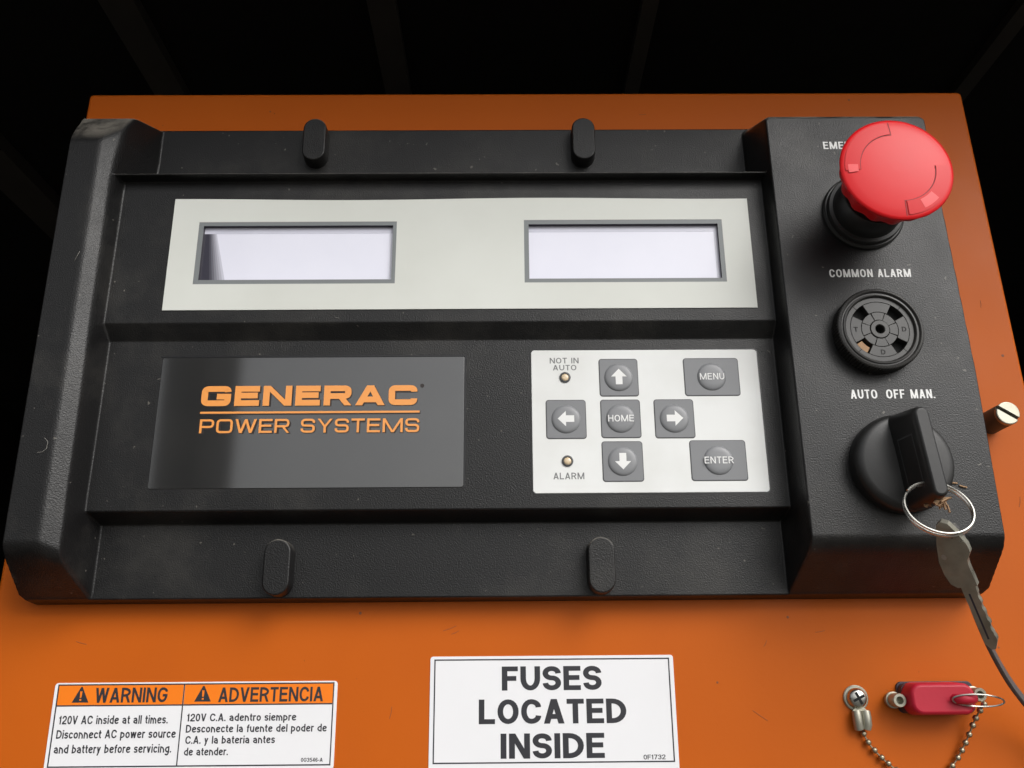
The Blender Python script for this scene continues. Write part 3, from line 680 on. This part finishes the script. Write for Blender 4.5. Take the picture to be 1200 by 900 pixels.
b = MB(); b.tube([(149.8+8.2+8.2*math.cos(t), -8.3+(-1.0+1.9*math.sin(t))-.06*8.2*math.cos(t), 13.4+1.6*math.sin(t+.6)) for t in np.linspace(0, 2*math.pi, 40)[:-1]], .3, 6, closed=True)
b.build('wire_loop', 'chrome', cpR)
an = thing('anchor_screw', 'cross-head pan screw holding the chain end on orange panel', 'screw', (121.8, -8.5, 0))
b = MB(); b.lathe(121.8, -8.5, [(4.3, .02), (4.3, .6), (4.0, .8)], 28); b.build('washer', 'zinc', an)
b = MB(); b.lathe(121.8, -8.5, [(3.5, .7), (3.4, 1.8), (2.9, 2.8), (2.2, 3.3), (.4, 3.5)], 28); hdS = b.build('pan_head', 'chrome', an, angle=80)
for a in (25, 115):
    b = MB(); c, s = math.cos(R(a)), math.sin(R(a)); hl, hw_ = 2.1, .42
    b.box(-hl, hl, -hw_, hw_, 2.4, 3.62+(a > 50)*.02); b.xf(lambda u, v, h: (121.8+u*c-v*s, -8.5+u*s+v*c, h)); b.build('cross_slot', 'hole', hdS, smooth=False)
ch = thing('bead_chain', 'thin metal bead chain looping from the anchor screw to the red cap', 'chain', (142, -36, 1))
b = MB(); plate(b, 119.6, 124.9, -18.4, -11.6, 1.6, .9, 1.5, .2); b.build('eyelet_tab', 'zinc', ch)
for dx in (-1.55, 1.6):
    b = MB(); b.tube([(122.3+dx, -12.8, 2.2), (122.3+dx, -14.5, 2.6), (122.3+dx, -17, 2.6), (122.3+dx*.8, -18.4, 2.1)], 1.6, 12); b.build('coupling_lobe', 'zinc', ch)
cpath = catmull([(122.4, -19.6, 1.5), (124.6, -24.0, 1.4), (129.8, -29.6, 1.4), (135.5, -33.6, 1.4), (141, -35.2, 1.4), (146.5, -33.6, 1.4), (152, -29.9, 1.6), (157.2, -22.4, 2.6), (160.6, -15.2, 4.5), (162.6, -9.9, 9.0)], 20)
b = MB(); b.tube([tuple(p) for p in cpath[::4]], .32, 6); b.build('link_wire', 'bead', ch)
acc = 0; nxt = .3; first = None
for i in range(1, len(cpath)):
    acc += (cpath[i]-cpath[i-1]).length
    if acc >= nxt:
        nxt += 3.05
        if first is None:
            s = MB(); s.sphere((0, 0, 0), 1.08, 14, 10); first = s.build('bead', 'bead', ch, base=(0, 0, 0), angle=80); o = first
        else: o = first.copy(); COL.objects.link(o); o.parent = ch
        p = cpath[i]; o.location = ((p.x-142)*.001, -(p.z-1)*.001, (p.y+36)*.001)

# ================================================================== STICKERS
ws = thing('warning_sticker', 'white bilingual WARNING and ADVERTENCIA sticker with orange header on orange panel', 'sticker', (-108, -16, 0))
b = MB(); plate(b, -157.0, -58.8, -30.0, -1.4, 1.2, .02, .22, .05); b.build('vinyl', 'sticker', ws)
b = MB(); b.box(-155.6, -112.3, -8.7, -2.3, .225, .245); b.box(-111.8, -60.2, -8.7, -2.3, .225, .245); b.build('header', 'sticker_orange', ws, smooth=False)
b = MB()
e = .22
for rc in ((-155.9, -59.9, -2.3, -2.3+2*e), (-155.9, -59.9, -28.7, -28.7+2*e), (-155.9, -155.9+2*e, -28.25, -2.3), (-60.3, -59.9, -28.25, -2.3), (-112.25, -111.85, -28.25, -2.3), (-155.45, -112.3, -9.15, -8.72), (-111.8, -60.35, -9.15, -8.72)): b.box(*rc, .225, .27)
b.build('border_line', 'ink', ws, smooth=False)
h = .275
for args in (('WARNING', -142.6, -117.6, -8.0, 4.9), ('ADVERTENCIA', -99.9, -63.6, -8.1, 4.8),
    ('120V AC inside at all times.', -154.0, -116.6, -14.9, 2.75), ('Disconnect AC power source', -154.2, -113.4, -19.5, 2.75), ('and battery before servicing.', -154.3, -114.4, -24.2, 2.75),
    ('120V C.A. adentro siempre', -110.1, -72.5, -14.3, 2.5), ('Desconecte la fuente del poder de', -110.1, -61.8, -17.9, 2.5), ('C.A. y la bateria antes', -109.9, -79.3, -21.5, 2.5), ('de atender.', -110.0, -95.0, -25.2, 2.5), ('0G3546-A', -70.0, -62.6, -27.5, 1.25)):
    b = MB(); letters(b, *args, h, t=.17, gap=.095); b.build('lettering', 'ink', ws, smooth=False)
for cx in (-147.6, -105.3):
    b = MB(); b.add([(cx-2.9, -7.9, .265), (cx+2.9, -7.9, .265), (cx+.25, -2.75, .265), (cx-.25, -2.75, .265)], [[0, 1, 2, 3]]); t_ = b.build('hazard_triangle', 'ink', ws, smooth=False)
    b = MB(); b.add([(cx-.28, -6.3, .28), (cx+.28, -6.3, .28), (cx+.4, -4.2, .28), (cx-.4, -4.2, .28)], [[0, 1, 2, 3]]); b.add([(cx-.32, -7.3, .28), (cx+.32, -7.3, .28), (cx+.32, -6.7, .28), (cx-.32, -6.7, .28)], [[0, 1, 2, 3]])
    b.build('exclamation_mark', 'sticker_orange', t_, smooth=False)
fs = thing('fuses_sticker', 'white FUSES LOCATED INSIDE sticker with thin black border on orange panel', 'sticker', (16, -12, 0))
b = MB(); plate(b, -26.6, 58.9, -31.6, 6.4, 1.0, .02, .22, .05); b.build('vinyl', 'sticker', fs)
b = MB()
for rc in ((-25.2, 57.5, 5.0, 5.45), (-25.2, 57.5, -28.6, -28.15), (-25.2, -24.75, -28.15, 5.0), (57.05, 57.5, -28.15, 5.0)): b.box(*rc, .225, .27)
b.build('border_line', 'ink', fs, smooth=False)
for args, t_ in ((('FUSES', -1.5, 33.4, -5.1, 8.0), .2), (('LOCATED', -9.5, 41.6, -16.0, 8.0), .2), (('INSIDE', -2.0, 33.6, -27.1, 8.0), .2), (('0F1732', 46.8, 54.3, -27.7, 1.5), .15)):
    b = MB(); letters(b, *args, h, t=t_, gap=.09); b.build('lettering', 'ink', fs, smooth=False)

for o in bpy.data.objects:
    if '_b' in o: del o['_b']
